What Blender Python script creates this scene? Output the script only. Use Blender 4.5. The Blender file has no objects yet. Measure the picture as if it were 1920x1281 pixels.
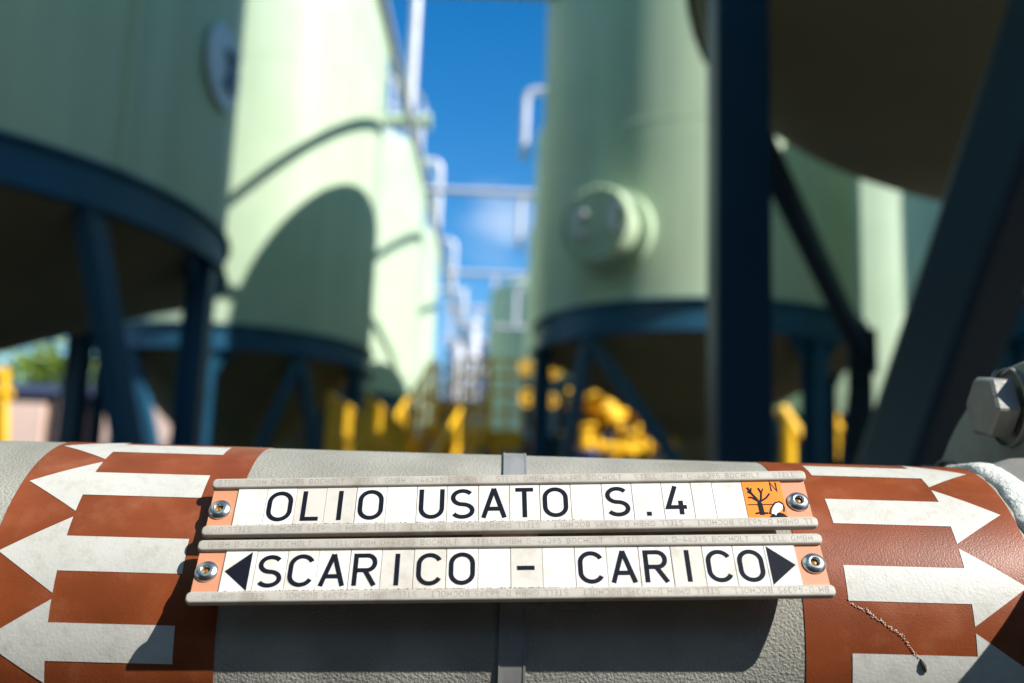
import bpy, math, random
from math import sin, cos, pi, radians, tan, atan2, sqrt, hypot
from mathutils import Vector, Matrix
V = Vector
random.seed(7)
S = bpy.context.scene
COL = S.collection

# ------------------------------------------------------------------ camera
CZ = 1.25                                     # eye height
CR = V((0.9993030, -0.0065671, 0.0367481))    # camera right, up, forward in the world
CU = V((-0.0373303, -0.1757971, 0.9837184))
CF = V((0.0, 0.9844045, 0.1759197))
CAM = V((0, 0, CZ))
cd = bpy.data.cameras.new('camera')
co = bpy.data.objects.new('camera', cd)
COL.objects.link(co)
m = Matrix.Identity(4)
for i in range(3):
    m[i][0], m[i][1], m[i][2], m[i][3] = CR[i], CU[i], -CF[i], CAM[i]
co.matrix_world = m
cd.sensor_width = 36.0
cd.lens = 35.0
cd.clip_start, cd.clip_end = 0.02, 2000
cd.dof.use_dof = True
cd.dof.focus_distance = 0.440
cd.dof.aperture_fstop = 5.4
S.camera = co

# ------------------------------------------------------------------ world, sun, exposure
SUN_EL, SUN_ROT = radians(42.0), radians(121.0)
w = bpy.data.worlds.new('World')
S.world = w
w.use_nodes = True
nt = w.node_tree
nt.nodes.clear()
sky = nt.nodes.new('ShaderNodeTexSky')
sky.sky_type = 'NISHITA'
sky.sun_disc = False
sky.sun_elevation, sky.sun_rotation = SUN_EL, SUN_ROT
sky.air_density, sky.dust_density, sky.ozone_density = 1.0, 0.3, 2.0
hs = nt.nodes.new('ShaderNodeHueSaturation')
hs.inputs['Saturation'].default_value = 1.46
bg = nt.nodes.new('ShaderNodeBackground')
bg.inputs['Strength'].default_value = 0.105
wo = nt.nodes.new('ShaderNodeOutputWorld')
nt.links.new(sky.outputs[0], hs.inputs['Color'])
# one small soft cloud low over the far end of the yard
tcw = nt.nodes.new('ShaderNodeTexCoord')
nzw = nt.nodes.new('ShaderNodeTexNoise'); nzw.inputs['Scale'].default_value = 9; nzw.inputs['Detail'].default_value = 6
mpw = nt.nodes.new('ShaderNodeMapping'); mpw.inputs['Scale'].default_value = (1, 1, 2.6)
nt.links.new(tcw.outputs['Generated'], mpw.inputs['Vector']); nt.links.new(mpw.outputs[0], nzw.inputs['Vector'])
dsw = nt.nodes.new('ShaderNodeVectorMath'); dsw.operation = 'DISTANCE'
dsw.inputs[1].default_value = V((-0.012, 1.0, 0.305)).normalized()
nt.links.new(tcw.outputs['Generated'], dsw.inputs[0])
mrw = nt.nodes.new('ShaderNodeMapRange'); mrw.inputs['From Min'].default_value = .055; mrw.inputs['From Max'].default_value = .0
mrw.inputs['To Min'].default_value = 0; mrw.inputs['To Max'].default_value = .35
nt.links.new(dsw.outputs['Value'], mrw.inputs['Value'])
mulw = nt.nodes.new('ShaderNodeMath'); mulw.operation = 'MULTIPLY'
mr2 = nt.nodes.new('ShaderNodeMapRange'); mr2.inputs['From Min'].default_value = .42; mr2.inputs['From Max'].default_value = .6
nt.links.new(nzw.outputs['Fac'], mr2.inputs['Value'])
nt.links.new(mrw.outputs[0], mulw.inputs[0]); nt.links.new(mr2.outputs[0], mulw.inputs[1])
mxw = nt.nodes.new('ShaderNodeMix'); mxw.data_type = 'RGBA'
nt.links.new(mulw.outputs[0], mxw.inputs[0]); nt.links.new(hs.outputs[0], mxw.inputs[6]); mxw.inputs[7].default_value = (7.5, 7.9, 8.4, 1)
nt.links.new(mxw.outputs[2], bg.inputs['Color'])
nt.links.new(bg.outputs[0], wo.inputs['Surface'])
sd = bpy.data.lights.new('sun', 'SUN')
sd.energy = 5.0
sd.angle = radians(0.5)
sd.color = (1.0, 0.955, 0.88)
so = bpy.data.objects.new('sun', sd)
COL.objects.link(so)
sdir = V((sin(SUN_ROT) * cos(SUN_EL), cos(SUN_ROT) * cos(SUN_EL), sin(SUN_EL)))
so.rotation_euler = sdir.to_track_quat('Z', 'Y').to_euler()
S.view_settings.view_transform = 'Standard'
S.view_settings.look = 'None'
S.view_settings.exposure = 0.76
S.view_settings.gamma = 1.0
S.view_settings.use_curve_mapping = False
try:
    S.cycles.use_denoising = True
    S.cycles.max_bounces = 8
    S.cycles.sample_clamp_indirect = 6
except Exception:
    pass

# ------------------------------------------------------------------ mesh helper
class MB:
    def __init__(s):
        s.v, s.f, s.mi = [], [], []
    def face(s, idx, mi=0):
        s.f.append(tuple(idx)); s.mi.append(mi)
    def add(s, vs):
        n = len(s.v); s.v += [V(p) for p in vs]; return n
    def box(s, c, sz, ax=None, mi=0):
        c = V(c); ax = ax or (V((1, 0, 0)), V((0, 1, 0)), V((0, 0, 1)))
        n = s.add([c + ax[0] * (sz[0] / 2 * i) + ax[1] * (sz[1] / 2 * j) + ax[2] * (sz[2] / 2 * k)
                   for i in (-1, 1) for j in (-1, 1) for k in (-1, 1)])
        for q in ((0, 1, 3, 2), (4, 6, 7, 5), (0, 4, 5, 1), (2, 3, 7, 6), (0, 2, 6, 4), (1, 5, 7, 3)):
            s.face([n + a for a in q], mi)
        return s
    def beam(s, a, b, wd, ht, up=V((0, 0, 1)), mi=0):
        a, b = V(a), V(b); d = (b - a).normalized()
        x = d.cross(up)
        x = V((1, 0, 0)) if x.length < 1e-4 else x.normalized()
        y = x.cross(d).normalized()
        return s.box((a + b) / 2, ((b - a).length, wd, ht), (d, x, y), mi)
    def hbeam(s, a, b, wd, ht, t, face, mi=0):
        """rolled H section: flanges look along `face`"""
        a, b = V(a), V(b); d = (b - a).normalized(); L = (b - a).length
        y = (V(face) - d * V(face).dot(d)).normalized(); x = d.cross(y)
        c = (a + b) / 2
        s.box(c + y * (ht / 2 - t / 2), (L, wd, t), (d, x, y), mi)
        s.box(c - y * (ht / 2 - t / 2), (L, wd, t), (d, x, y), mi)
        s.box(c, (L - .002, t * .8, ht - 2 * t), (d, x, y), mi)
        return s
    def tube(s, pts, r, n=12, mi=0, closed=False, cap=True):
        pts = [V(p) for p in pts]; N = len(pts); rings = []; prev = None
        for i, p in enumerate(pts):
            if closed: t = pts[(i + 1) % N] - pts[i - 1]
            else: t = pts[min(i + 1, N - 1)] - pts[max(i - 1, 0)]
            t.normalize()
            if prev is None:
                u = t.cross(V((0, 0, 1)))
                if u.length < 1e-3: u = t.cross(V((1, 0, 0)))
            else: u = prev - t * prev.dot(t)
            u.normalize(); prev = u; v = t.cross(u)
            rr = r[i] if isinstance(r, (list, tuple)) else r
            rings.append(s.add([p + (u * cos(2 * pi * k / n) + v * sin(2 * pi * k / n)) * rr for k in range(n)]))
        for i in range(N if closed else N - 1):
            A, B = rings[i], rings[(i + 1) % N]
            for k in range(n):
                s.face((A + k, A + (k + 1) % n, B + (k + 1) % n, B + k), mi)
        if cap and not closed:
            s.face([rings[0] + k for k in reversed(range(n))], mi)
            s.face([rings[-1] + k for k in range(n)], mi)
        return s
    def lathe(s, c, axis, prof, n=24, mi=0, ref=None, a0=0.0, a1=2 * pi):
        """prof: list of (radius, height along axis)"""
        c = V(c); ax = V(axis).normalized()
        u = V(ref) if ref else (V((1, 0, 0)) if abs(ax.x) < .9 else V((0, 0, 1)))
        u = (u - ax * u.dot(ax)).normalized(); v = ax.cross(u)
        full = abs(a1 - a0 - 2 * pi) < 1e-6
        m_ = n if full else n + 1
        rings = []
        for r, h in prof:
            if r < 1e-7: rings.append((s.add([c + ax * h]), 1))
            else: rings.append((s.add([c + ax * h + (u * cos(a0 + (a1 - a0) * k / n) + v * sin(a0 + (a1 - a0) * k / n)) * r for k in range(m_)]), m_))
        for (A, na), (B, nb) in zip(rings, rings[1:]):
            for k in range(n):
                k2 = (k + 1) % m_
                if na == 1 and nb == 1: continue
                if na == 1: s.face((A, B + k2, B + k), mi)
                elif nb == 1: s.face((A + k, A + k2, B), mi)
                else: s.face((A + k, A + k2, B + k2, B + k), mi)
        return s
    def ends(s, c, axis, prof, ref, angs, mi=0):
        c = V(c); ax = V(axis).normalized(); u = V(ref); u = (u - ax * u.dot(ax)).normalized(); v = ax.cross(u)
        for a in angs:
            n = s.add([c + ax * h + (u * cos(a) + v * sin(a)) * r for r, h in prof]); s.face([n + k for k in range(len(prof))], mi)
        return s
    def build(s, name, mats, parent=None, smooth=35, bevel=0):
        me = bpy.data.meshes.new(name)
        off = V((0, 0, 0)); p = parent
        while p is not None: off += p.location; p = p.parent
        me.from_pydata([tuple(q - off) for q in s.v], [], s.f)
        for mt in (mats if isinstance(mats, (list, tuple)) else [mats]): me.materials.append(mt)
        for pl, k in zip(me.polygons, s.mi): pl.material_index = k
        me.update()
        if smooth:
            for pl in me.polygons: pl.use_smooth = True
            me.set_sharp_from_angle(angle=radians(smooth))
        o = bpy.data.objects.new(name, me)
        COL.objects.link(o)
        if parent is not None: o.parent = parent
        if bevel:
            b = o.modifiers.new('bevel', 'BEVEL'); b.width = bevel; b.segments = 2; b.limit_method = 'ANGLE'; b.angle_limit = radians(40)
        return o

def tag(o, label=None, cat=None, group=None, kind=None):
    if label: o['label'] = label
    if cat: o['category'] = cat
    if group: o['group'] = group
    if kind: o['kind'] = kind
    return o
def thing(name, loc, label, cat, group=None):
    o = bpy.data.objects.new(name, None); o.empty_display_size = .1
    COL.objects.link(o); o.location = loc
    return tag(o, label, cat, group)

# ------------------------------------------------------------------ materials
def mat(name, col, rough=.5, metal=0.0, var=0.0, vscale=5.0, stretch=(1, 1, 1), bump=0.0, bscale=50.0, bdist=.001,
        spec=.5, grime=None, gscale=3.0, gamt=.5, coat=0.0, rvar=0.0, detail=4.0):
    m_ = bpy.data.materials.new(name); m_.use_nodes = True
    n, l = m_.node_tree.nodes, m_.node_tree.links
    b = n['Principled BSDF']
    b.inputs['Roughness'].default_value = rough
    b.inputs['Metallic'].default_value = metal
    b.inputs['Specular IOR Level'].default_value = spec
    b.inputs['Coat Weight'].default_value = coat
    b.inputs['Coat Roughness'].default_value = .15
    c4 = (*col, 1)
    b.inputs['Base Color'].default_value = c4
    tc = n.new('ShaderNodeTexCoord'); mp = n.new('ShaderNodeMapping'); mp.inputs['Scale'].default_value = stretch
    l.new(tc.outputs['Object'], mp.inputs['Vector'])
    last = None
    if var:
        nz = n.new('ShaderNodeTexNoise'); nz.inputs['Scale'].default_value = vscale; nz.inputs['Detail'].default_value = 5
        l.new(mp.outputs[0], nz.inputs['Vector'])
        mr = n.new('ShaderNodeMapRange'); mr.inputs['From Min'].default_value = .3; mr.inputs['From Max'].default_value = .7
        mr.inputs['To Min'].default_value = 1 - var; mr.inputs['To Max'].default_value = 1 + var * .6
        l.new(nz.outputs['Fac'], mr.inputs['Value'])
        mx = n.new('ShaderNodeVectorMath'); mx.operation = 'SCALE'; mx.inputs[0].default_value = col
        l.new(mr.outputs[0], mx.inputs['Scale']); last = mx.outputs[0]
        if rvar:
            m2 = n.new('ShaderNodeMapRange'); m2.inputs['From Min'].default_value = .3; m2.inputs['From Max'].default_value = .7
            m2.inputs['To Min'].default_value = rough - rvar; m2.inputs['To Max'].default_value = rough + rvar
            l.new(nz.outputs['Fac'], m2.inputs['Value']); l.new(m2.outputs[0], b.inputs['Roughness'])
    if grime:
        ng = n.new('ShaderNodeTexNoise'); ng.inputs['Scale'].default_value = gscale; ng.inputs['Detail'].default_value = 8; ng.inputs['Roughness'].default_value = .65
        l.new(tc.outputs['Object'], ng.inputs['Vector'])
        rg = n.new('ShaderNodeMapRange'); rg.inputs['From Min'].default_value = .5; rg.inputs['From Max'].default_value = .72
        rg.inputs['To Min'].default_value = 0; rg.inputs['To Max'].default_value = gamt
        l.new(ng.outputs['Fac'], rg.inputs['Value'])
        mg = n.new('ShaderNodeMix'); mg.data_type = 'RGBA'
        mg.inputs[6].default_value = c4; mg.inputs[7].default_value = (*grime, 1)
        if last: l.new(last, mg.inputs[6])
        l.new(rg.outputs[0], mg.inputs[0]); last = mg.outputs[2]
    if last: l.new(last, b.inputs['Base Color'])
    if bump:
        nb = n.new('ShaderNodeTexNoise'); nb.inputs['Scale'].default_value = bscale; nb.inputs['Detail'].default_value = detail
        l.new(tc.outputs['Object'], nb.inputs['Vector'])
        bp = n.new('ShaderNodeBump'); bp.inputs['Strength'].default_value = bump; bp.inputs['Distance'].default_value = bdist
        l.new(nb.outputs['Fac'], bp.inputs['Height']); l.new(bp.outputs[0], b.inputs['Normal'])
    return m_

M = {}
M['pipe'] = mat('rough grey paint', (.275, .272, .24), .62, spec=.3, var=.22, vscale=28, bump=1.0, bscale=850, bdist=.0008, detail=5, grime=(.2, .19, .15), gscale=22, gamt=.45)
M['bead'] = mat('coarse white paint', (.55, .56, .53), .6, var=.1, vscale=90, bump=1.0, bscale=420, bdist=.0013)
M['tape'] = mat('brown red tape', (.195, .046, .014), .38, var=.25, vscale=28, bump=.6, bscale=1300, bdist=.00016, spec=.28, grime=(.27, .10, .05), gscale=55, gamt=.5, detail=2)
M['arrow'] = mat('white tape', (.47, .468, .435), .45, var=.07, vscale=35, bump=.5, bscale=700, bdist=.00025, grime=(.36, .34, .28), gscale=160, gamt=.7)
M['salmon'] = mat('salmon plastic', (.52, .225, .12), .5, var=.05, vscale=80, bump=.15, bscale=300, bdist=.0001)
M['rail'] = mat('weathered grey white plastic', (.38, .355, .315), .6, var=.08, vscale=90, grime=(.22, .19, .14), gscale=60, gamt=.75, bump=.35, bscale=420, bdist=.0002)
M['emboss'] = mat('dirty raised plastic', (.235, .21, .175), .6, grime=(.38, .355, .315), gscale=70, gamt=1.0)
M['tile'] = mat('white plastic tile', (.62, .61, .575), .4, var=.04, vscale=50, grime=(.42, .38, .30), gscale=95, gamt=.7)
M['tile_old'] = mat('yellowed plastic tile', (.53, .505, .455), .45, var=.04, vscale=50, grime=(.38, .34, .27), gscale=75, gamt=.7)
M['ink'] = mat('dark engraved letter', (.005, .007, .014), .6, spec=.12, var=.2, vscale=300)
M['orange'] = mat('orange tile', (.78, .21, .004), .4, var=.08, vscale=120)
M['white_ink'] = mat('white ink', (.85, .85, .85), .4)
M['steel'] = mat('stainless steel', (.62, .63, .64), .3, metal=1.0, var=.15, vscale=300, bump=.1, bscale=400, bdist=.0001)
M['strap'] = mat('stainless band', (.30, .30, .30), .5, metal=.35, var=.15, vscale=200, stretch=(1, .1, .1), grime=(.2, .18, .15), gscale=60, gamt=.5)
M['brass'] = mat('rivet hole', (.30, .15, .03), .45, metal=.6)
M['grime'] = mat('dry dirt', (.16, .13, .08), .9, var=.3, vscale=900)
M['scratch'] = mat('bare scratch', (.58, .52, .46), .7)
M['darkbit'] = mat('dark seed husk', (.06, .055, .05), .7)
M['flange'] = mat('grey flange paint', (.21, .205, .185), .55, var=.15, vscale=30, bump=.6, bscale=200, bdist=.0006, grime=(.14, .13, .10), gscale=14, gamt=.6)
M['bolt'] = mat('painted bolt', (.20, .20, .185), .45, var=.18, vscale=60, bump=.5, bscale=220, bdist=.0006)
M['gasket'] = mat('black gasket', (.03, .035, .04), .7)
M['green'] = mat('pale green tank paint', (.50, .62, .445), .5, spec=.3, var=.13, vscale=3.2, stretch=(1, 1, .07), bump=.15, bscale=1.5, bdist=.02, grime=(.33, .48, .30), gscale=.8, gamt=.5)
M['under'] = mat('shade toned olive tank bottom', (.25, .225, .125), .6, spec=.25, var=.2, vscale=.9, grime=(.16, .16, .11), gscale=1.0, gamt=.6)  # olive tone has the underside shade and warm ground bounce put in
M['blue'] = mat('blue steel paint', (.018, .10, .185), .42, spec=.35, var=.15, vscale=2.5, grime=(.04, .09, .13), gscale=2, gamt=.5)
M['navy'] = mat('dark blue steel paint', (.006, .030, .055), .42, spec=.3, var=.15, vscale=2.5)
M['galv'] = mat('galvanised steel', (.62, .62, .68), .45, metal=.25, var=.12, vscale=8)
M['yellow'] = mat('safety yellow paint', (.95, .54, .012), .42, var=.08, vscale=4)
M['signblue'] = mat('pale blue disc', (.66, .76, .88), .5, var=.06, vscale=6)
M['bluedark'] = mat('dark blue mark', (.07, .09, .16), .5)
M['concrete'] = mat('asphalt yard', (.085, .082, .075), .85, var=.2, vscale=.6, grime=(.05, .05, .05), gscale=.3, gamt=.6)
M['plaster'] = mat('pinkish plaster', (.74, .52, .41), .8, var=.1, vscale=.6)
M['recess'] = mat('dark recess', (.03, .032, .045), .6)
M['bark'] = mat('bark', (.10, .075, .05), .9)
M['leaf'] = mat('leaf green', (.17, .26, .015), .5, var=.4, vscale=1.5)
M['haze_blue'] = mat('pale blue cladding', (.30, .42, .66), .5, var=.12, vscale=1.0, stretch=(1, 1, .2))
M['white'] = mat('white paint', (.78, .78, .8), .5)
M['cable'] = mat('bright blue motor paint', (.02, .10, .42), .4)
M['cloud'] = None

# ------------------------------------------------------------------ near pipe frame
def cam2w(c):
    return CR * c[0] + CU * c[1] + CF * c[2]
PA = cam2w((0.99948, -0.03036, 0.01044)).normalized()      # pipe axis, to the right
PU = cam2w((0.03036, 0.99954, 0.00032)); PU = (PU - PA * PU.dot(PA)).normalized()
PB = PU.cross(PA).normalized()                             # towards the photographer
if PB.dot(CF) > 0: PB = -PB
PC = CAM + cam2w((0, -0.14185, 0.50055))
PR = 0.084
def pp(x, th, r=PR):
    """point on the pipe: along the axis, angle up from the photographer's side, radius"""
    t = radians(th)
    return PC + PA * x + (PB * cos(t) + PU * sin(t)) * r

pipe = thing('painted_pipe', pp(0, -90, 0), 'thick grey painted pipe with brown bands of white arrows in the foreground', 'pipe')
mb = MB()
mb.lathe(PC + PA * -.9, PA, [(PR, 0), (PR, 1.132)], 160, ref=PB)
mb.build('pipe_body', M['pipe'], pipe)

def wrap(mb, x0, x1, t0, t1, r, nt_=24, nx=2, mi=0, edge=True, rin=None):
    g = [[pp(x0 + (x1 - x0) * i / nx, t0 + (t1 - t0) * j / nt_, r) for j in range(nt_ + 1)] for i in range(nx + 1)]
    n = mb.add([p for row in g for p in row]); W_ = nt_ + 1
    for i in range(nx):
        for j in range(nt_):
            mb.face((n + i * W_ + j, n + (i + 1) * W_ + j, n + (i + 1) * W_ + j + 1, n + i * W_ + j + 1), mi)
    if edge:
        rin = rin or PR
        def side(a, b):
            k = mb.add([a[0], b[0], b[1], a[1]]); mb.face((k, k + 1, k + 2, k + 3), mi)
        for xx in (x0, x1):
            for j in range(nt_):
                ta, tb = t0 + (t1 - t0) * j / nt_, t0 + (t1 - t0) * (j + 1) / nt_
                side((pp(xx, ta, r), pp(xx, ta, rin)), (pp(xx, tb, r), pp(xx, tb, rin)))
    return mb
def arrow(parent, tip, base, tail, thc, r, lab=None):
    """white arrow: tip, head base and tail positions along the pipe"""
    mb = MB(); hw, sw = 11.7, 5.3
    n1, n2 = 16, 16
    rows = []
    for i in range(n1 + 1):
        f = i / n1; rows.append((tip + (base - tip) * f, hw * f))
    rows2 = [(base + (tail - base) * i / n2, sw) for i in range(n2 + 1)]
    for rs in (rows, rows2):
        K = 8; prev = None
        for x, h in rs:
            n = mb.add([pp(x, thc - h + 2 * h * k / K, r) for k in range(K + 1)])
            if prev is not None:
                for k in range(K): mb.face((prev + k, n + k, n + k + 1, prev + k + 1))
            prev = n
    o = mb.build('arrow', M['arrow'], parent, smooth=80)
    return o
RT, RA = PR + .00035, PR + .00055
def tape(x0, x1, tip, base, tail, phases, lab, seam=None):
    mb = MB(); wrap(mb, x0, x1, -70, 200, RT, 150, 3)
    t = mb.build('direction_tape', M['tape'], pipe, smooth=60); t['label'] = lab
    for k, th in enumerate(phases): arrow(t, tip, base, tail, th, RA)
    return t
tl = tape(-.2255, -.1255, -.2225, -.1955, -.1425, [58 + 25.3 * 2, 83.3, 58, 32.5, 7.4, -17.8, -43], 'brown red tape band whose white arrows point left')
tr = tape(.1225, .226, .2205, .1950, .1420, [80.3 + 25.2, 80.3, 55.1, 30.1, 4.9, -20.3, -45.5], 'brown red tape band whose white arrows point right')

# scratch like a thread across the right-hand tape, ending in a small dark husk
def ray(px, py):
    return (CR * ((px - 960) / 1867.) - CU * ((py - 640.5) / 1867.) + CF)
def hit_pipe(px, py, r):
    d = ray(px, py); o = CAM - PC
    dp = d - PA * d.dot(PA); op = o - PA * o.dot(PA)
    A, B, C_ = dp.dot(dp), 2 * dp.dot(op), op.dot(op) - r * r
    t = (-B - sqrt(B * B - 4 * A * C_)) / 2 / A
    return CAM + d * t
sc = [(1592, 1127), (1606, 1138), (1625, 1143), (1640, 1158), (1655, 1164), (1672, 1179), (1690, 1190), (1702, 1206), (1712, 1222), (1722, 1232), (1729, 1240)]
mbs = MB()
rs = random.Random(5)
for i in range(len(sc) - 1):
    for k in range(7):
        f = k / 7
        x = sc[i][0] * (1 - f) + sc[i + 1][0] * f; y = sc[i][1] * (1 - f) + sc[i + 1][1] * f
        for q_ in range(1 if rs.random() < .5 else 2):
            ox, oy = x + rs.gauss(0, 1.4), y + rs.gauss(0, 1.4)
            a0 = atan2(sc[i + 1][1] - sc[i][1], sc[i + 1][0] - sc[i][0]) + rs.gauss(0, .5)
            L, W_ = rs.uniform(.8, 3.4), rs.uniform(.2, .7)
            n = mbs.add([hit_pipe(ox + L * cos(a0), oy + L * sin(a0), PR + .00062), hit_pipe(ox - W_ * sin(a0), oy + W_ * cos(a0), PR + .0009),
                         hit_pipe(ox - L * cos(a0), oy - L * sin(a0), PR + .00062), hit_pipe(ox + W_ * sin(a0), oy - W_ * cos(a0), PR + .00062)])
            mbs.face((n, n + 1, n + 2, n + 3))
mbs.build('scratch', M['scratch'], tr, smooth=0)
mb = MB()
a, b = hit_pipe(1727, 1236, PR + .0008), hit_pipe(1737, 1262, PR + .001)
mb.tube([a + (b - a) * f for f in (0, .2, .5, .8, 1)], [.0002, .0009, .0012, .0008, .0001], 8)
tag(mb.build('seed_husk', M['darkbit']), 'tiny dark husk stuck at the end of the thin white scratch on the pipe', 'husk')

# ------------------------------------------------------------------ the label holder
mk = thing('pipe_marker', PC + PU * PR, 'two row letter sign reading OLIO USATO S. 4 and SCARICO - CARICO strapped on the pipe', 'sign')
SN = cam2w((-0.00203838, 0.68527355, -0.72828291)).normalized()
ROWS = [(cam2w((0.99986922, 0.01308101, 0.00950997)), cam2w((0.01604361, -0.72816828, -0.68521059)), CAM + cam2w((-0.00080225, -0.07224616, 0.44482168)) * .981),
        (cam2w((0.99993162, 0.00978332, 0.00640686)), cam2w((0.01151548, -0.72822005, -0.68524663)), CAM + cam2w((-0.00051975, -0.09615079, 0.42232715)) * .981)]
KS = .981
SW, SH = .27 * KS, .03013 * KS
class Fr:
    def __init__(s, A, D, C_): s.A, s.D, s.N, s.C = A, D, SN, C_
    def p(s, u, v, h):      # u 0..1 left to right, v 0..1 top to bottom, h metres above the face
        return s.C + s.A * ((u - .5) * SW) + s.D * ((v - .5) * SH) + s.N * h
    def q(s, x, y, h):      # metres from the centre; y down
        return s.C + s.A * x + s.D * y + s.N * h
def slab(mb, fr, x0, x1, y0, y1, rad, levels, mi=0, n=5):
    """rounded rectangle solid through levels (height, inset)"""
    rings = []
    for h, ins in levels:
        X0, X1, Y0, Y1 = x0 + ins, x1 - ins, y0 + ins, y1 - ins
        r = max(rad - ins, 1e-5)
        pts = []
        for (cx_, cy_, a) in ((X1 - r, Y1 - r, 0), (X0 + r, Y1 - r, 90), (X0 + r, Y0 + r, 180), (X1 - r, Y0 + r, 270)):
            for k in range(n + 1):
                t = radians(a + 90 * k / n); pts.append(fr.q(cx_ + r * cos(t), cy_ + r * sin(t), h))
        rings.append((mb.add(pts), len(pts)))
    for (A, m_), (B, _) in zip(rings, rings[1:]):
        for k in range(m_): mb.face((A + k, A + (k + 1) % m_, B + (k + 1) % m_, B + k), mi)
    mb.face([rings[-1][0] + k for k in range(rings[-1][1])], mi)
    mb.face([rings[0][0] + k for k in reversed(range(rings[0][1]))], mi)

# --- monoline letters: polylines in a box of width w and height 1 (y down), closed flag
def arc(cx_, cy_, rx, ry, a0, a1, n=14):
    return [(cx_ + rx * cos(radians(a0 + (a1 - a0) * k / n)), cy_ + ry * sin(radians(a0 + (a1 - a0) * k / n))) for k in range(n + 1)]
def glyph(ch):
    W_ = .66; r = W_ / 2
    if ch in 'O0': return W_, [(arc(r, r, r, r, 180, 360) + arc(r, 1 - r, r, r, 0, 180), True)]
    if ch == 'C': return W_, [(arc(r, r, r, r, 335, 180, 12) + arc(r, 1 - r, r, r, 180, 25, 12), False)]
    if ch == 'G': return W_, [(arc(r, r, r, r, 335, 180, 12) + arc(r, 1 - r, r, r, 180, 0, 12) + [(W_, .55), (.36, .55)], False)]
    if ch == 'U': return W_, [([(0, -.06)] + arc(r, 1 - r, r, r, 180, 0) + [(W_, -.06)], False)]
    if ch == 'S':
        q = .26
        return .62, [(arc(.31, q, .31, q, 325, 90, 14) + arc(.31, .76, .32, .24, -90, 150, 16), False)]
    if ch == 'L': return .46, [([(0, -.06), (0, 1), (.5, 1)], False)]
    if ch == 'I': return .0, [([(0, -.06), (0, 1.06)], False)]
    if ch == 'A': return .68, [([(0, 1.06), (.34, -.06)], False), ([(.34, -.06), (.68, 1.06)], False), ([(.12, .72), (.56, .72)], False)]
    if ch == 'T': return .52, [([(-.03, 0), (.55, 0)], False), ([(.26, 0), (.26, 1.06)], False)]
    if ch == 'R': return .6, [([(0, 1.06), (0, 0), (.36, 0)] + arc(.36, .26, .24, .26, -80, 90, 10) + [(0, .52)], False), ([(.30, .52), (.62, 1.06)], False)]
    if ch == 'B': return .55, [([(0, 0), (.33, 0)] + arc(.33, .25, .2, .25, -80, 90, 8) + [(0, .5)], False), ([(.3, .5)] + arc(.33, .75, .22, .25, -80, 90, 8) + [(0, 1), (0, 0)], False)]
    if ch == 'D': return .6, [([(0, 1), (0, 0), (.3, 0)] + arc(.3, .5, .3, .5, -85, 85, 10) + [(.3, 1), (0, 1)], False)]
    if ch == 'E': return .46, [([(.48, 0), (0, 0), (0, 1), (.48, 1)], False), ([(0, .5), (.4, .5)], False)]
    if ch == 'M': return .7, [([(0, 1), (0, 0), (.35, .6), (.7, 0), (.7, 1)], False)]
    if ch == 'H': return .58, [([(0, 0), (0, 1)], False), ([(.58, 0), (.58, 1)], False), ([(0, .5), (.58, .5)], False)]
    if ch == '-': return .5, [([(-.05, .5), (.5, .5)], False)]
    if ch == '.': return .0, [([(-.0, .91), (0, 1.06)], False)]
    if ch == '4': return .56, [([(.30, -.07), (0, .74), (.60, .74)], False), ([(.42, .50), (.42, 1.02)], False)]
    if ch == '3': return .5, [(arc(.25, .25, .25, .25, 200, 440, 10), False), (arc(.25, .74, .27, .26, -80, 160, 10), False)]
    if ch == '5': return .5, [([(.46, 0), (.05, 0), (.02, .45)] + arc(.24, .7, .27, .3, -110, 150, 10), False)]
    if ch == '6': return .5, [([(.4, 0)] + arc(.25, .7, .26, .3, 200, 560, 16), False)]
    if ch == '9': return .5, [(arc(.25, .3, .25, .28, 20, 380, 16) + [(.1, 1)], False)]
    if ch == 'N': return .56, [([(0, 1), (0, 0), (.56, 1), (.56, 0)], False)]
    return .4, []
def ribbon(mb, pts, closed, wd, P, h, thick, mi):
    n = len(pts); L, Rr = [], []
    # drop duplicates
    q = [pts[0]]
    for p in pts[1:]:
        if hypot(p[0] - q[-1][0], p[1] - q[-1][1]) > 1e-6: q.append(p)
    if closed and hypot(q[0][0] - q[-1][0], q[0][1] - q[-1][1]) < 1e-6: q.pop()
    pts = q; n = len(pts)
    for i in range(n):
        a = pts[i - 1] if (closed or i > 0) else None
        b = pts[(i + 1) % n] if (closed or i < n - 1) else None
        ns = []
        for s0, s1 in ((a, pts[i]), (pts[i], b)):
            if s0 is None or s1 is None: continue
            dx, dy = s1[0] - s0[0], s1[1] - s0[1]; l = hypot(dx, dy) or 1
            ns.append((-dy / l, dx / l))
        nx, ny = sum(k[0] for k in ns), sum(k[1] for k in ns); l = hypot(nx, ny) or 1
        nx, ny = nx / l, ny / l
        k = 1 / max(.45, nx * ns[0][0] + ny * ns[0][1])
        L.append((pts[i][0] + nx * wd / 2 * k, pts[i][1] + ny * wd / 2 * k))
        Rr.append((pts[i][0] - nx * wd / 2 * k, pts[i][1] - ny * wd / 2 * k))
    lt = mb.add([P(x, y, h + thick) for x, y in L]); rt_ = mb.add([P(x, y, h + thick) for x, y in Rr])
    lb = mb.add([P(x, y, h) for x, y in L]); rb = mb.add([P(x, y, h) for x, y in Rr])
    for i in range(n if closed else n - 1):
        j = (i + 1) % n
        mb.face((lt + i, lt + j, rt_ + j, rt_ + i), mi)
        mb.face((lt + i, lb + i, lb + j, lt + j), mi); mb.face((rt_ + i, rt_ + j, rb + j, rb + i), mi)
    if not closed:
        for i in (0, n - 1): mb.face((lt + i, rt_ + i, rb + i, lb + i), mi)
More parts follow.
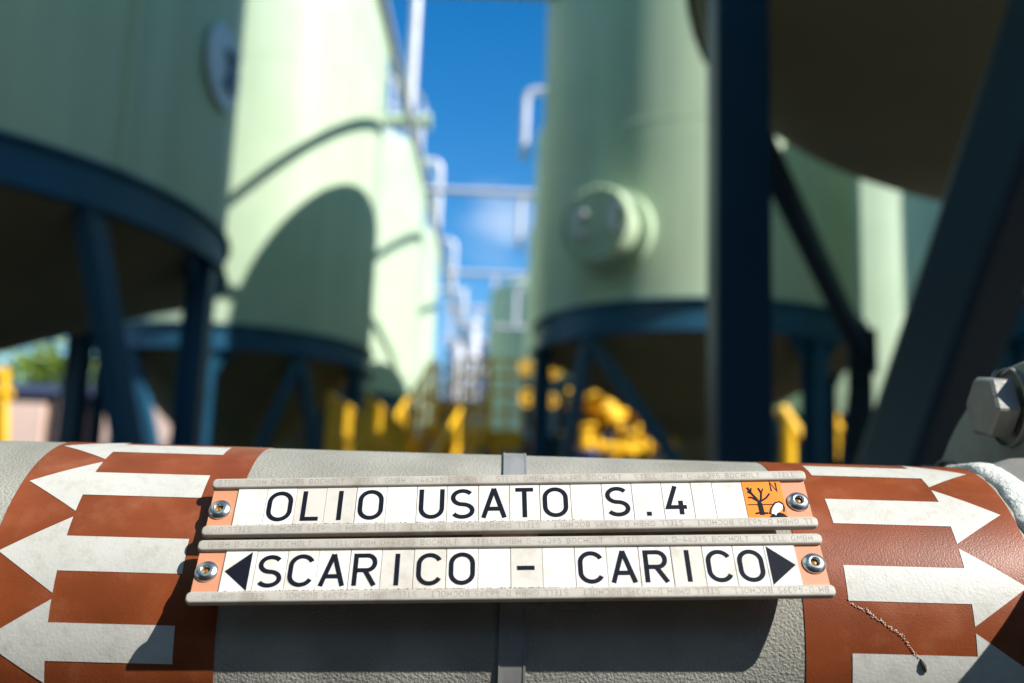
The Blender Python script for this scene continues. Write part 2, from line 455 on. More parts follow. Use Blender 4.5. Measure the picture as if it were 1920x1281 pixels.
def text_glyph(mb, ch, fr, xc, y0, cap, stroke, h, thick, mi, xs=1.0, flip=False):
    w_, strokes = glyph(ch)
    for k, (pts, cl) in enumerate(strokes):
        if flip: P = lambda x, y, hh: fr.q(xc - (x - w_ / 2) * cap * xs, y0 + cap - y * cap, hh)
        else: P = lambda x, y, hh: fr.q(xc + (x - w_ / 2) * cap * xs, y0 + y * cap, hh)
        # keep the stroke width even: draw in metres
        g = [((x - 0) * cap * xs, y * cap) for x, y in pts]
        if flip: PP = lambda x, y, hh: fr.q(xc - (x - w_ * cap * xs / 2), y0 + cap - y, hh)
        else: PP = lambda x, y, hh: fr.q(xc + (x - w_ * cap * xs / 2), y0 + y, hh)
        ribbon(mb, g, cl, stroke, PP, h, thick + k * .00003, mi)
    return w_ * cap * xs

# per-row tiles: px edges measured along the row, character
R1 = [442, 497, 553, 609, 666, 723, 780, 837, 896, 954, 1011, 1069, 1128, 1185, 1242, 1298, 1338, 1395, 1470]
T1 = ' OLIO USATO S.4  #'
R2 = [418, 478, 537, 595, 655, 714, 775, 836, 896, 957, 1017, 1078, 1138, 1199, 1260, 1320, 1378, 1438, 1497]
T2 = '<SCARICO - CARICO>'
RAIL = .175 * SH
def poly(mb, fr, pts, h, th, mi):
    n = len(pts); a = mb.add([fr.q(x, y, h + th) for x, y in pts]); b = mb.add([fr.q(x, y, h) for x, y in pts])
    mb.face([a + i for i in range(n)], mi)
    for i in range(n): mb.face((a + i, b + i, b + (i + 1) % n, a + (i + 1) % n), mi)
for ri, (edges, chars, pc, pw) in enumerate(((R1, T1, 955.5, 1131.), (R2, T2, 957.5, 1191.))):
    A, D, C_ = ROWS[ri]
    fr = Fr(A.normalized(), D.normalized(), C_)
    X = lambda px: (px - pc) / pw * SW
    hx, hy = SW / 2, SH / 2
    mb = MB()
    slab(mb, fr, -hx + .0012, hx - .0012, -hy + .0004, hy - .0004, .001, [(-.0022, 0), (-.0006, 0)])
    plate = mb.build('carrier_plate', M['salmon'], mk)
    plate['label'] = ('salmon backed upper carrier reading OLIO USATO S. 4', 'salmon backed lower carrier reading SCARICO - CARICO')[ri]
    for k, (y0, y1) in enumerate(((-hy, -hy + RAIL), (hy - RAIL, hy))):
        mb = MB()
        slab(mb, fr, -hx, hx, y0, y1, .0021, [(-.0013, .0003), (-.0011, 0), (.0003, 0), (.0008, .00018), (.0011, .0005), (.0012, .0009)])
        rail = mb.build('rail', M['rail'], plate, smooth=50)
        mb = MB()
        txt = 'STELL GMBH D-46395 BOCHOLT   '
        cap = .0024; x = -hx + .003; seq = []
        i = ri * 5 + k * 3
        while x < hx - .003:
            ch = txt[i % len(txt)]; i += 1
            w_, _ = glyph(ch); adv = (w_ if ch != ' ' else .35) * cap + .0009
            if ch == 'I': adv = .0012
            if x + adv > hx - .002: break
            if ch != ' ': seq.append((ch, x + (adv - .0009) / 2))
            x += adv
        for ch, xx in seq:
            text_glyph(mb, ch, fr, xx if k == 0 else -xx, (y0 + y1) / 2 - cap / 2, cap, .00028, .00119, .00005, 0, 1.0, flip=(k == 1))
        e = mb.build('embossed_text', M['emboss'], plate, smooth=0)
    ty0, ty1 = -hy + RAIL + .00015, hy - RAIL - .0001
    thh = ty1 - ty0
    for k, ch in enumerate(chars):
        x0, x1 = X(edges[k]) + random.uniform(.00006, .0002), X(edges[k + 1]) - random.uniform(.00006, .00018)
        xc = (x0 + x1) / 2
        mb = MB(); dh = random.uniform(-.00006, .00006)
        slab(mb, fr, x0, x1, ty0 + random.uniform(0, .0001), ty1, .0002, [(-.0006, 0), (-.0001 + dh, 0), (dh, .00012)], n=2)
        H = dh + .00002
        cap = .0138 * KS * (1.0 if ri == 0 else .985); y0 = ty0 + (thh - cap) / 2 + random.uniform(-.0002, .0002)
        if ri == 0: y0 -= .0001
        st = .00198
        mats = [M['tile_old'] if (ch == 'I' or (ri, k) in ((1, 6), (0, 2), (1, 9))) else M['tile'], M['ink'], M['white_ink']]
        if ch == '<' or ch == '>':
            if ch == '<': xa, xb = x0 + .0010, x1 - .0018
            else: xa, xb = x1 - .0010, x0 + .0009
            poly(mb, fr, [(xa, ty0 + thh * .5), (xb, ty0 + .0004), (xb, ty1 - .0003)], H, .0001, 1)
        elif ch == '#':
            mats[0] = M['orange']
            TW = x1 - x0
            def tp(pts): return [(x0 + a * TW, ty0 + b * thh) for a, b in pts]
            # bare tree, horizon line, dead fish on a dark mound
            for kk, (pts, wd) in enumerate((
                ([(.36, .90), (.36, .62), (.30, .48), (.18, .30), (.12, .16)], .0011), ([(.36, .62), (.42, .46), (.45, .32), (.40, .18)], .0009),
                ([(.44, .34), (.52, .20)], .0006), ([(.24, .37), (.10, .28)], .0006), ([(.38, .56), (.55, .46), (.66, .34)], .0008),
                ([(.32, .54), (.18, .44), (.10, .44)], .0008), ([(.36, .60), (.37, .92)], .0021), ([(.20, .88), (.36, .86), (.52, .88)], .0008), ([(.19, .31), (.22, .18)], .0006),
                ([(.05, .64), (.70, .64)], .00035), ([(.55, .90), (.62, .74), (.74, .60), (.86, .57), (.93, .62), (.95, .74), (.92, .84)], .0006))):
                ribbon(mb, tp(pts), False, wd, lambda x, y, h: fr.q(x, y, h), H, .00006 + kk * .00001, 1)
            poly(mb, fr, tp([(.52, .99), (.60, .92), (.56, .88), (.64, .87), (.70, .92), (.78, .86), (.90, .90), (.985, .99)]), H, .00020, 1)
            poly(mb, fr, tp([(.60, .90), (.66, .74), (.76, .63), (.84, .60), (.92, .67), (.90, .76), (.82, .84), (.72, .90), (.70, .95), (.66, .90)]), H, .00024, 2)
            gx, gy, gc = x0 + .80 * TW, ty0 + .03 * thh, .0046
            w_, strokes = glyph('N')
            for pts, cl in strokes:
                ribbon(mb, [(gx - .0013 + a * .0044, gy + b * gc) for a, b in pts], cl, .0006, lambda x, y, h: fr.q(x, y, h), H, .0001, 1)
        elif ch != ' ':
            xs = 1.02 if ch in 'OCU' else 1.0
            text_glyph(mb, ch, fr, xc + (-.0008 if ch == '4' else 0) + (.0006 if (ch == 'L') else 0), y0, cap, st if ch != '.' else .0021, H, .0001, 1, xs)
        mb.build('letter_tile', mats, plate, smooth=0)
    # dirt collected along the foot of the tiles
    mb = MB()
    for _ in range(420):
        c0 = random.choice((-.105, -.06, -.03, .0, .01, -.08))
        x = random.gauss(c0, .016)
        if abs(x) > .118: continue
        rr = random.uniform(.00008, .00028); y = ty1 - abs(random.gauss(0, .00022))
        n = 5; a0 = random.random() * 6
        pts = [(x + rr * 1.6 * cos(a0 + 2 * pi * i / n), y + rr * .7 * sin(a0 + 2 * pi * i / n)) for i in range(n)]
        poly(mb, fr, pts, .00005, .0001 + random.random() * .00008, 0)
    mb.build('dirt', M['grime'], plate, smooth=0)
    # rivets
    for px, py in (((412, 955), (1497, 940)), ((387, 1071), (1527, 1056)))[ri]:
        d = ray(px, py); t = (fr.C - CAM).dot(SN) / d.dot(SN)
        c = CAM + d * t - SN * .0006
        mb = MB()
        mb.lathe(c, SN, [(.0049, 0), (.0049, .0003), (.0047, .0008), (.0040, .0014), (.0031, .0019), (.0024, .0021), (.0018, .0019), (.0016, .0014), (.0015, .0004)], 32)
        rv = mb.build('rivet', M['steel'], plate, smooth=60)
        mb = MB(); mb.lathe(c, SN, [(.0015, .0004), (.0007, .0009), (0, .0010)], 16)
        mb.build('rivet_core', M['brass'], plate)
# strap round the pipe carrying the two plates
mb = MB(); SX = -.0012
wrap(mb, SX - .0058, SX + .0058, -120, 220, PR + .0011, 120, 1)
for xx in (-.0052, .0052):
    wrap(mb, SX + xx - .0004, SX + xx + .0004, -120, 220, PR + .00135, 120, 1, rin=PR + .0011)
mb.build('strap', M['strap'], mk, smooth=60)
mb = MB()
frb = Fr(ROWS[0][0].normalized(), ROWS[0][1].normalized(), (ROWS[0][2] + ROWS[1][2]) / 2)
slab(mb, frb, -.012, .012, -.026, .026, .002, [(-.0125, .006), (-.0052, 0), (-.00225, 0)])
mb.build('bracket', M['steel'], mk)

# ------------------------------------------------------------------ pipe end: weld bead, hub, flange, bolts
mb = MB()
prof = []
random.seed(3)
N = 120; rings = []
for i, (x, r) in enumerate(((.2275, PR), (.2285, PR + .0016), (.2305, PR + .0028), (.236, PR + .0032), (.2405, PR + .0028), (.243, PR + .001))):
    rings.append(mb.add([pp(x + .0006 * sin(k * 1.7) + .0004 * sin(k * .61), 360 * k / N, r + (.0004 * sin(k * .9) + .0003 * sin(k * 2.3) if 0 < i < 5 else 0)) for k in range(N)]))
for A_, B_ in zip(rings, rings[1:]):
    for k in range(N): mb.face((A_ + k, B_ + k, B_ + (k + 1) % N, A_ + (k + 1) % N))
mb.build('weld_bead', M['bead'], pipe, smooth=80)
fl = thing('pipe_flange', pp(.27, -90, .14), 'grey bolted flange at the right end of the foreground pipe', 'flange')
mb = MB()
FX = .267
mb.lathe(PC + PA * .2405, PA, [(PR - .001, 0), (PR + .001, .0), (PR + .003, .008), (PR + .006, .016), (PR + .008, FX - .2365 + .02)], 96, ref=PB)
mb.build('hub', M['flange'], fl)
mb = MB()
pf = [(.086, 0), (.1395, 0), (.1425, .003), (.1425, .019), (.1395, .022), (.086, .022)]
FA = (radians(-389), radians(-96))      # arc left open, shaped so the sun reaches the weld bead
mb.lathe(PC + PA * FX, PA, pf, 128, ref=PB, a0=FA[0], a1=FA[1]); mb.ends(PC + PA * FX, PA, pf, PB, FA)
mb.build('disc', M['flange'], fl, smooth=50)
mb = MB(); mb.lathe(PC + PA * (FX + .022), PA, [(.092, 0), (.092, .003)], 96, ref=PB); mb.build('gasket', M['gasket'], fl)
mb = MB(); mb.lathe(PC + PA * (FX + .025), PA, [(.09, 0), (.096, .003), (.096, .019), (.09, .022), (.085, .05), (.085, .5)], 128, ref=PB)
pf = [(.085, .0), (.1395, 0), (.1425, .003), (.1425, .019), (.1395, .022), (.085, .022)]
mb.lathe(PC + PA * (FX + .025), PA, pf, 128, ref=PB, a0=FA[0], a1=FA[1]); mb.ends(PC + PA * (FX + .025), PA, pf, PB, FA); mb.build('mating_disc', M['flange'], fl, smooth=50)
mb = MB()
mb.box(PC + PA * .275 + PB * .116 + PU * .012, (.05, .085, .136), (PA, PB, PU))
mb.build('shadow_block', M['flange'], fl, smooth=0, bevel=.006)  # unseen block, added to cast the slanting shadow onto the pipe
mb = MB(); mb.tube([PC + PA * .275 + PB * .155 + PU * .0, PC + PA * .275 + PB * .19 + PU * .0], .022, 20); mb.build('shadow_block_boss', M['bolt'], fl)
for k in range(1, 8):
    th = 62 + 45 * k
    c = pp(FX, th, .1195)
    mb = MB()
    mb.lathe(c, -PA, [(.0215, 0), (.0215, .003), (.0205, .0033)], 32)
    mb.build('washer', M['bolt'], fl)
    mb = MB()
    mb.lathe(c - PA * .0032, -PA, [(.0, 0), (.0172, 0), (.018, .001), (.018, .0115), (.0162, .0140), (.0, .0144)], 6, ref=pp(0, th + 12, 1) - pp(0, th + 12, 0))
    mb.build('bolt_head', M['bolt'], fl, smooth=20, bevel=.0009)

# ------------------------------------------------------------------ yard
mb = MB(); n = mb.add([(-300, -60, 0), (300, -60, 0), (300, 500, 0), (-300, 500, 0)]); mb.face((n, n + 1, n + 2, n + 3))
tag(mb.build('ground', M['concrete'], smooth=0), kind='structure')
# two blue props carry the near pipe
for x in (-.75, .45):
    t = thing('pipe_support', (PC + PA * x).xy.to_3d(), 'blue steel stand under the foreground pipe, ' + ('outside the left of the view' if x < 0 else 'outside the right of the view'), 'pipe support', 'stands under the foreground pipe')
    c = PC + PA * x
    MB().hbeam((c.x, c.y, 0), (c.x, c.y, c.z - PR - .045), .1, .1, .008, (0, 1, 0)).build('post', M['blue'], t, smooth=0)
    MB().box((c.x, c.y, c.z - PR - .025), (.12, .2, .04)).build('saddle', M['blue'], t, smooth=0)

# ------------------------------------------------------------------ silos
def silo(name, cx_, cy_, r, zr, zt, label, legs=(), braces=(), cone=True, rail=True, dish=.45, leg_r=None, leg_w=.2, brace_w=.15, ring=True, zl=0.0, cdepth=1.35, dish_b=False, steel='blue', seams=(1.6, 3.2), seg=96, group='pale green silos in the yard', brace_z=None, dome=.45):
    zr += CZ; zt += CZ
    t = thing('silo', (cx_, cy_, 0), label, 'silo', group)
    mb = MB()
    prof = [(r, zr - .06)]
    for s_ in seams:
        if zr + s_ < zt - .3: prof += [(r, zr + s_ - .014), (r + .004, zr + s_), (r, zr + s_ + .014)]
    prof += [(r, zt - .18), (r - .03, zt - .08), (r - .12, zt)]
    for k in range(1, 8):
        a = k / 8; prof.append(((r - .12) * (1 - a), zt + dome * (1 - (1 - a) ** 2) * .9))
    prof.append((0, zt + dome * .9))
    mb.lathe((cx_, cy_, 0), (0, 0, 1), prof, seg)
    mb.build('shell', M['green'], t, smooth=11)
    if ring:
        mb = MB(); mb.lathe((cx_, cy_, 0), (0, 0, 1), [(r - .08, zr), (r + .05, zr), (r + .05, zr - .02), (r + .012, zr - .02), (r + .012, zr - .26), (r + .05, zr - .26), (r + .05, zr - .28), (r - .1, zr - .28)], seg)
        mb.build('ring_beam', M[steel], t, smooth=30)
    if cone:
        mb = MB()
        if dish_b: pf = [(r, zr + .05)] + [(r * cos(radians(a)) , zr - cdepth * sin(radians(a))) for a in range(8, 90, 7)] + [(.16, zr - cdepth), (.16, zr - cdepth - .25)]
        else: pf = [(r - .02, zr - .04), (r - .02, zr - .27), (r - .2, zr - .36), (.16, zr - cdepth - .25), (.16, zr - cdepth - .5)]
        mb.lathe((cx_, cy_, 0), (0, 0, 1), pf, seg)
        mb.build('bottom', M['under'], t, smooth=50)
        mb = MB(); zb = pf[-1][1]
        mb.lathe((cx_, cy_, 0), (0, 0, 1), [(.16, zb), (.24, zb), (.24, zb - .04), (.12, zb - .04), (.12, .35)], 24)
        mb.tube([(cx_, cy_, .5), (cx_, cy_, .35), (cx_ + .1, cy_ - .1, .25), (cx_ + .6, cy_ - .5, .25)], .11, 14)
        mb.build('outlet_pipe', M['galv'], t)
    lr = leg_r or r - .04
    def P(a, z): return V((cx_ + lr * cos(radians(a)), cy_ + lr * sin(radians(a)), z))
    for a in legs:
        top = zr - .28
        mb = MB(); mb.hbeam(P(a, zl), P(a, top), leg_w, leg_w, .018, (cos(radians(a)), sin(radians(a)), 0))
        mb.box(P(a, .012), (leg_w * 1.7, leg_w * 1.7, .024))
        mb.build('leg', M[steel], t, smooth=0)
        tg_ = V((-sin(radians(a)), cos(radians(a)), 0)); rd = V((cos(radians(a)), sin(radians(a)), 0))
        mb = MB()
        for sg in (-1, 1):
            q0 = P(a, top) + tg_ * sg * leg_w * .5
            n = mb.add([q0 + rd * e for e in (-.008, .008)] + [q0 + tg_ * sg * .22 + rd * e for e in (-.008, .008)] + [q0 - V((0, 0, .26)) + rd * e for e in (-.008, .008)])
            for q_ in ((0, 2, 4), (1, 5, 3), (0, 1, 3, 2), (2, 3, 5, 4), (0, 4, 5, 1)): mb.face([n + e for e in q_])
        mb.box(P(a, top - .012), (leg_w * 1.5, leg_w * 1.5, .024))
        mb.build('gusset', M[steel], t, smooth=0)
    for a, b in braces:
        mb = MB(); mb.beam(P(a, zr - .26), P(b, .15), brace_w * .8, brace_w)
        mb.build('brace', M[steel], t, smooth=0)
    if rail:
        mb = MB(); rr = r - .12
        for k in range(16):
            a = 2 * pi * k / 16
            mb.tube([(cx_ + rr * cos(a), cy_ + rr * sin(a), zt - .02), (cx_ + rr * cos(a), cy_ + rr * sin(a), zt + 1.0)], .025, 6)
        for z, q in ((zt + 1.0, .032), (zt + .5, .022)):
            mb.tube([(cx_ + rr * cos(2 * pi * k / 48), cy_ + rr * sin(2 * pi * k / 48), z) for k in range(48)], q, 6, closed=True)
        mb.build('roof_railing', M['galv'], t)
    return t
L5 = (0, 77, 149, 221, 293)
ZR = 1.99
near_left = silo('silo', -4.5, 6.86, 2.33, ZR, 6.6, 'shaded silo at the left edge of the photo, a round pale disc on its wall', L5,
    [(329, 0)], leg_w=.17, brace_w=.15, cdepth=.95)
silo2 = silo('silo', -3.38, 12.27, 1.6, ZR, 6.6, 'bright sunlit silo, second in the left row, with an arched shadow on its wall', (-86, -14, 58, 130, 202),
    [(-50, -14), (-50, -86), (-122, -86), (-122, 202)], leg_w=.15, brace_w=.12)
silo('silo', -3.3, 17.6, 1.6, ZR, 6.6, 'third sunlit silo of the left row, its edge just right of the bright one', (-60, 12, 84, 156, 228), [(-24, 12), (-24, -60)])
silo('silo', -3.42, 23.0, 1.6, ZR, 6.6, 'fourth silo of the left row, a sunlit sliver beside the sky', (-60, 12, 84, 156, 228), [(-24, 12)])
silo('silo', -3.9, 28.5, 1.6, ZR, 6.6, 'farthest silo of the left row, a pale strip above the yellow stair', (-60, 12, 84, 156, 228), [])
silo('silo', -5.2, 1.5, 2.33, ZR, 6.6, 'silo of the left row nearest the photographer, outside the left of the view', (-60, 12, 84, 156, 228), [])
silo_r2 = silo('silo', 1.79, 9.55, 1.55, 1.86, 6.45, 'silo with a round manhole, standing behind the dark steel column', (187, 300, 20, 75),
    [(222, 187), (222, 300), (340, 300), (340, 20)], leg_w=.16, brace_w=.12, cdepth=.8, rail=False)
silo('silo', 1.80, 13.7, 1.55, 1.78, 5.6, 'pale silo peeking out left of the one with the manhole', (187, 300, 20, 110), [(222, 187)], leg_w=.16, rail=False, dome=.3)
silo('silo', 1.80, 18.5, 1.55, 1.78, 5.6, 'third silo of the right row, a pale edge beside the sky', (187, 300, 20, 110), [], rail=False, dome=.3)
silo('silo', 1.2, 28.5, 1.9, 2.2, 6.6, 'small distant teal silo at the end of the aisle, its domed top under the pipes', (187, 300, 20, 110), [], rail=False)
silo('silo', 5.55, 7.72, 1.75, 1.78, 5.1, 'silo at the right edge of the photo, seen beyond the thick diagonal brace', (187, 300, 20, 110), [(222, 187)], leg_w=.16, rail=False)
silo('silo', 5.1, 15.2, 1.8, 1.6, 6.0, 'silo with a bright sunlit strip between the dark column and the thick brace', (187, 300, 20, 110), [(222, 187), (222, 300)], leg_w=.16)
silo('silo', 9.6, 13.0, 1.8, 1.78, 8.2, 'silo farther right than the view, whose shadow falls on its neighbour', (187, 300, 20, 110), [], leg_w=.16)
silo('silo', -3.6, -4.2, 2.33, ZR, 6.6, 'silo added behind the photographer to cut skylight, outside the view', (10, 82, 154, 226, 298), [])  # added out of view to keep skylight off the shaded surfaces
cb = thing('skylight_blocker', (-.6, -1.75, 0), 'dark blue box added behind the photographer to cut skylight, outside the view', 'blocker')
MB().box((-.6, -1.75, 1.2), (4.6, .7, 2.2)).build('blocker_body', M['navy'], cb, smooth=0, bevel=.01)  # unseen box added close behind the camera, deepens shade on the pipe
MB().box((-.6, -1.75, .05), (4.5, .66, .1)).build('blocker_base', M['recess'], cb, smooth=0)
for k in range(5): MB().box((-2.46 + .92 * k, -1.39, 1.2), (.86, .02, 2.0)).build('door', M['navy'], cb, smooth=0, bevel=.005)
for nm, bx, dm, lab in (('skylight_wall', (-4, -17, 5.5), (46, 6, 11), 'long dark blue block added behind the photographer to cut skylight, outside the view'),
                        ('skylight_wall', (24, 4, 5.5), (6, 34, 11), 'tall dark blue block added beyond the right silos to cut skylight, outside the view')):
    t = thing(nm, (bx[0], bx[1], 0), lab, 'building')  # unseen blocks, added to hide the low sky and darken shaded walls
    MB().box(bx, dm).build('wall', M['navy'], t, smooth=0)
    MB().box((bx[0], bx[1], 11.1), (dm[0] + .6, dm[1] + .6, .2)).build('roof', M['recess'], t, smooth=0)
    for k in range(8):
        if dm[0] > dm[1]: c_, d_ = (bx[0] - 20 + k * 5.6, bx[1] + dm[1] / 2 + .02, 6), (3.4, .08, 1.6)
        else: c_, d_ = (bx[0] - dm[0] / 2 - .02, bx[1] - 14 + k * 4.0, 6), (.08, 2.6, 1.6)
        MB().box(c_, d_).build('wall_inset', M['recess'], t, smooth=0)
# near right: wide tank overhead with a dished bottom
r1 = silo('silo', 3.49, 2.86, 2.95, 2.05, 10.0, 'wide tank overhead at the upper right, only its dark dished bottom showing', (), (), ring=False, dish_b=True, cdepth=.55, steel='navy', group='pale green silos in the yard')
A0 = V((.528, 2.28, 0))
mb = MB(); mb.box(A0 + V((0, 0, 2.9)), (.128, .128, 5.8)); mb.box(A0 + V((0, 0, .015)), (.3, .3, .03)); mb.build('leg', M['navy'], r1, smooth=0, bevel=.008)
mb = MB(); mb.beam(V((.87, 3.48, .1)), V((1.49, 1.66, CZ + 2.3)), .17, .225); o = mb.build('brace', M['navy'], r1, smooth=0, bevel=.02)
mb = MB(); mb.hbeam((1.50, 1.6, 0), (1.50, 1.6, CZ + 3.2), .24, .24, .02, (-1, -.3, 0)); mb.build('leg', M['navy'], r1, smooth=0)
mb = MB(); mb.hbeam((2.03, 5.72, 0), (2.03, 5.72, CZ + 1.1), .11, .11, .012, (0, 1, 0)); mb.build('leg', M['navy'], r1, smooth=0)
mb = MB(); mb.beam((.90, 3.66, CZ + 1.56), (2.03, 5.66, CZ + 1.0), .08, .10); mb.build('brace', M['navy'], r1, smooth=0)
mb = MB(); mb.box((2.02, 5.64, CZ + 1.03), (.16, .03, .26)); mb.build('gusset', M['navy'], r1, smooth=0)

# disc with a dark mark on the near left silo
def on_silo(c, r, a, z, rr=0): return V((c[0] + (r + rr) * cos(radians(a)), c[1] + (r + rr) * sin(radians(a)), z))
a_s = -3.5; zc = CZ + 3.12
nrm = V((cos(radians(a_s)), sin(radians(a_s)), 0)); tg = V((-nrm.y, nrm.x, 0)); up = V((0, 0, 1))
mb = MB(); cc = on_silo((-4.5, 6.86), 2.33, a_s, zc, .02)
mb.lathe(cc, nrm, [(0, 0), (.30, 0), (.30, .022), (.29, .03), (0, .03)], 40)
disc = mb.build('wall_disc', M['signblue'], near_left)
mb = MB()
for (y0, z0, y1, z1) in ((-.02, .14, .10, .0), (.10, .0, -.02, -.14), (.07, .12, .16, .12), (.07, -.12, .16, -.12), (.1, 0, .17, .0)):
    mb.beam(cc + nrm * .04 + tg * y0 + up * z0, cc + nrm * .04 + tg * y1 + up * z1, .07, .02, up=nrm)
mb.build('dark_mark', M['bluedark'], disc, smooth=0)
# weld seam / cable run down the near left silo
mb = MB(); a_s = -27
mb.beam(on_silo((-4.5, 6.86), 2.33, a_s, CZ + ZR + .02, .015), on_silo((-4.5, 6.86), 2.33, a_s, CZ + 6.3, .015), .05, .03, up=V((cos(radians(a_s)), sin(radians(a_s)), 0)))
mb.build('wall_strip', M['green'], near_left, smooth=0)

# manhole on the right silo
am = 232.5; zc = CZ + 2.47
nrm = V((cos(radians(am)), sin(radians(am)), 0)); tg = V((-nrm.y, nrm.x, 0)); c0 = on_silo((1.79, 9.55), 1.55, am, zc, -.08)
mb = MB(); mb.lathe(c0, nrm, [(.38, 0), (.38, .108), (.365, .12), (.27, .12)], 56); mb.build('reinforcing_pad', M['green'], silo_r2, smooth=40)
mb = MB()
mb.lathe(c0, nrm, [(.28, .08), (.28, .30), (.345, .30), (.345, .345), (.34, .35), (.34, .395), (.33, .405), (.0, .405)], 56)
mh = mb.build('manhole', M['green'], silo_r2, smooth=40)
mb = MB()
for k in range(20):
    a = 2 * pi * k / 20; q = c0 + (tg * cos(a) + up * sin(a)) * .315
    mb.lathe(q, nrm, [(.0, .28), (.018, .28), (.018, .435), (0, .44)], 6)
mb.build('bolts', M['green'], mh, smooth=0)
for s_ in (-.33, .12):
    q = c0 + nrm * .41 + tg * -s_ * .8
    mb = MB(); mb.tube([q - up * .1, q - up * .1 + nrm * .12, q + up * .1 + nrm * .12, q + up * .1], .036, 10)
    mb.build('handle', M['white'], mh)  # white colour and thick bars stand in for bright glints

# ------------------------------------------------------------------ overhead pipework along the aisle
G = 'galvanised pipes overhead between the silo rows'
def pipe_thing(name, pts, r, label, cat, group=None, m_='galv'):
    o = MB().tube(pts, r, 14).build(name, M[m_], None)
    return tag(o, label, cat, group)
XL, XRr = -1.47, .07
def bend(a, b, c, r=.18, n=5):
    a, b, c = V(a), V(b), V(c); d1, d2 = (a - b).normalized(), (c - b).normalized(); out = []
    for k in range(n + 1):
        t = k / n; p0, p1 = b + d1 * r, b + d2 * r
        out.append(p0 * (1 - t) ** 2 + b * 2 * t * (1 - t) + p1 * t * t)
    return out
hd = thing('header_pipe', (XL, 18, 0), 'long pale pipe running overhead along the left silos toward the far end of the aisle', 'pipe')
MB().tube([(XL, 5, CZ + 5.2), (XL, 34, CZ + 5.2)], .06, 14).build('pipe_run', M['galv'], hd)
for y, lab in ((12.5, 'tall pale vent pipe coming down beside the bright sunlit silo'), (17.8, 'pale hooped vent pipe at the middle of the blue sky, over the third left silo'), (23.2, 'smaller pale hooped vent pipe below the middle one, left of the sky'), (28.6, 'farthest pale hooped vent pipe over the end of the left row')):
    z = CZ + (7.4 if y < 13 else 6.55)
    MB().tube([(XL - .9, y, CZ + 6.45), (XL - .9, y, z - .05)] + bend((XL - .9, y, z - .05), (XL - .8, y, z), (XL, y, z), .05) + bend((XL - .8, y, z), (XL, y, z), (XL, y, CZ + 5.2)) + [(XL, y, CZ + 5.2)], .08, 14)
    pipe_thing('vent_pipe', [(XL - 1.2, y, z)] + bend((XL - .9, y, z), (XL, y, z), (XL, y, CZ + 5.2)) + [(XL, y, CZ + 5.24)], .068, lab, 'vent pipe', G)
for y, lab in ((13.5, 'pale vent pipe hooking over the second right silo beside the sky'), (18.3, 'white vent pipe at the right of the sky by the small cloud'), (26.0, 'small far vent pipe low at the right of the sky')):
    z = CZ + 6.1
    pipe_thing('vent_pipe', [(XRr + .9, y, z)] + bend((XRr + .7, y, z), (XRr, y, z), (XRr, y, CZ + 5.2)) + [(XRr, y, CZ + 5.05)], .058, lab, 'vent pipe', G)
for y, lab in ((9.1, 'cross pipe at the very top of the photo, spanning the sky'), (15.2, 'cross pipe spanning the sky midway between the silo rows'), (20.6, 'lower cross pipe spanning the sky above the far pipe rack'), (26.5, 'farthest cross pipe over the end of the aisle')):
    pipe_thing('cross_pipe', [(XL, y, CZ + 5.12), (XRr + .5, y, CZ + 5.12)], .05, lab, 'pipe', G)
# short green nozzle poking from the second silo
d = ray(725, 225); t0 = 13.2 / d.y; a = CAM + d * t0
nz = MB(); nz.tube([a + V((-.5, 0, 0)), a + V((.60, 0, 0))], .085, 14); nz.lathe(a + V((.56, 0, 0)), (1, 0, 0), [(0, 0), (.13, 0), (.13, .05), (0, .05)], 20)
nz.build('nozzle', M['green'], silo2)

# ------------------------------------------------------------------ yellow stair and platform in the aisle
st = thing('yellow_stair', (-1.2, 13.2, 0), 'shaded yellow steel stair and railed platform at the end of the aisle', 'stair')
bot, top = V((-1.62, 10.9, 0)), V((-.75, 15.0, CZ + 1.35))
side = V((.45, -.1, 0)).normalized() * .42
for s_ in (-1, 1):
    MB().beam(bot + side * s_, top + side * s_, .05, .25).build('stringer', M['yellow'], st, smooth=0)
for k in range(13):
    f = (k + .7) / 13.5; p = bot + (top - bot) * f
    MB().beam(p - side, p + side, .26, .035).build('tread', M['yellow'], st, smooth=0)
for s_ in (-1, 1):
    mb = MB()
    for zz in (.55, 1.05): mb.tube([bot + side * s_ + V((0, 0, zz)), top + side * s_ + V((0, 0, zz))], .03, 8)
    for k in range(6):
        p = bot + (top - bot) * (k / 5) + side * s_; mb.tube([p, p + V((0, 0, 1.05))], .028, 8)
    mb.build('handrail', M['yellow'], st)
PZ = CZ + 1.3
mb = MB()
for k in range(22):
    p = bot + (top - bot) * (k / 21) - side; mb.tube([p + V((0, 0, .1)), p + V((0, 0, 1.05))], .018, 6)
mb.build('balusters', M['yellow'], st)
for x, y in ((-1.9, 11.6), (-1.75, 12.6), (-1.45, 14.2)):
    MB().hbeam((x, y, 0), (x, y, CZ + .35 + (y - 11.6) * .3), .12, .12, .012, (0, 1, 0)).build('post', M['yellow'], st, smooth=0)
mb = MB()
for k in range(5): mb.beam((-2.0, 11.3, CZ + .1 + .12 * k), (-1.5, 14.4, CZ + .55 + .18 * k), .04, .05)
mb.build('side_rails', M['yellow'], st, smooth=0)
MB().beam((-2.05, 11.2, CZ - .05), (-.95, 14.9, CZ + .55), .06, .42).build('guard_plate', M['yellow'], st, smooth=0)
mb = MB(); mb.box((-.15, 15.7, PZ), (1.9, 1.3, .06)); mb.box((-.15, 15.06, PZ - .12), (1.9, .05, .26)); mb.build('platform', M['yellow'], st, smooth=0)
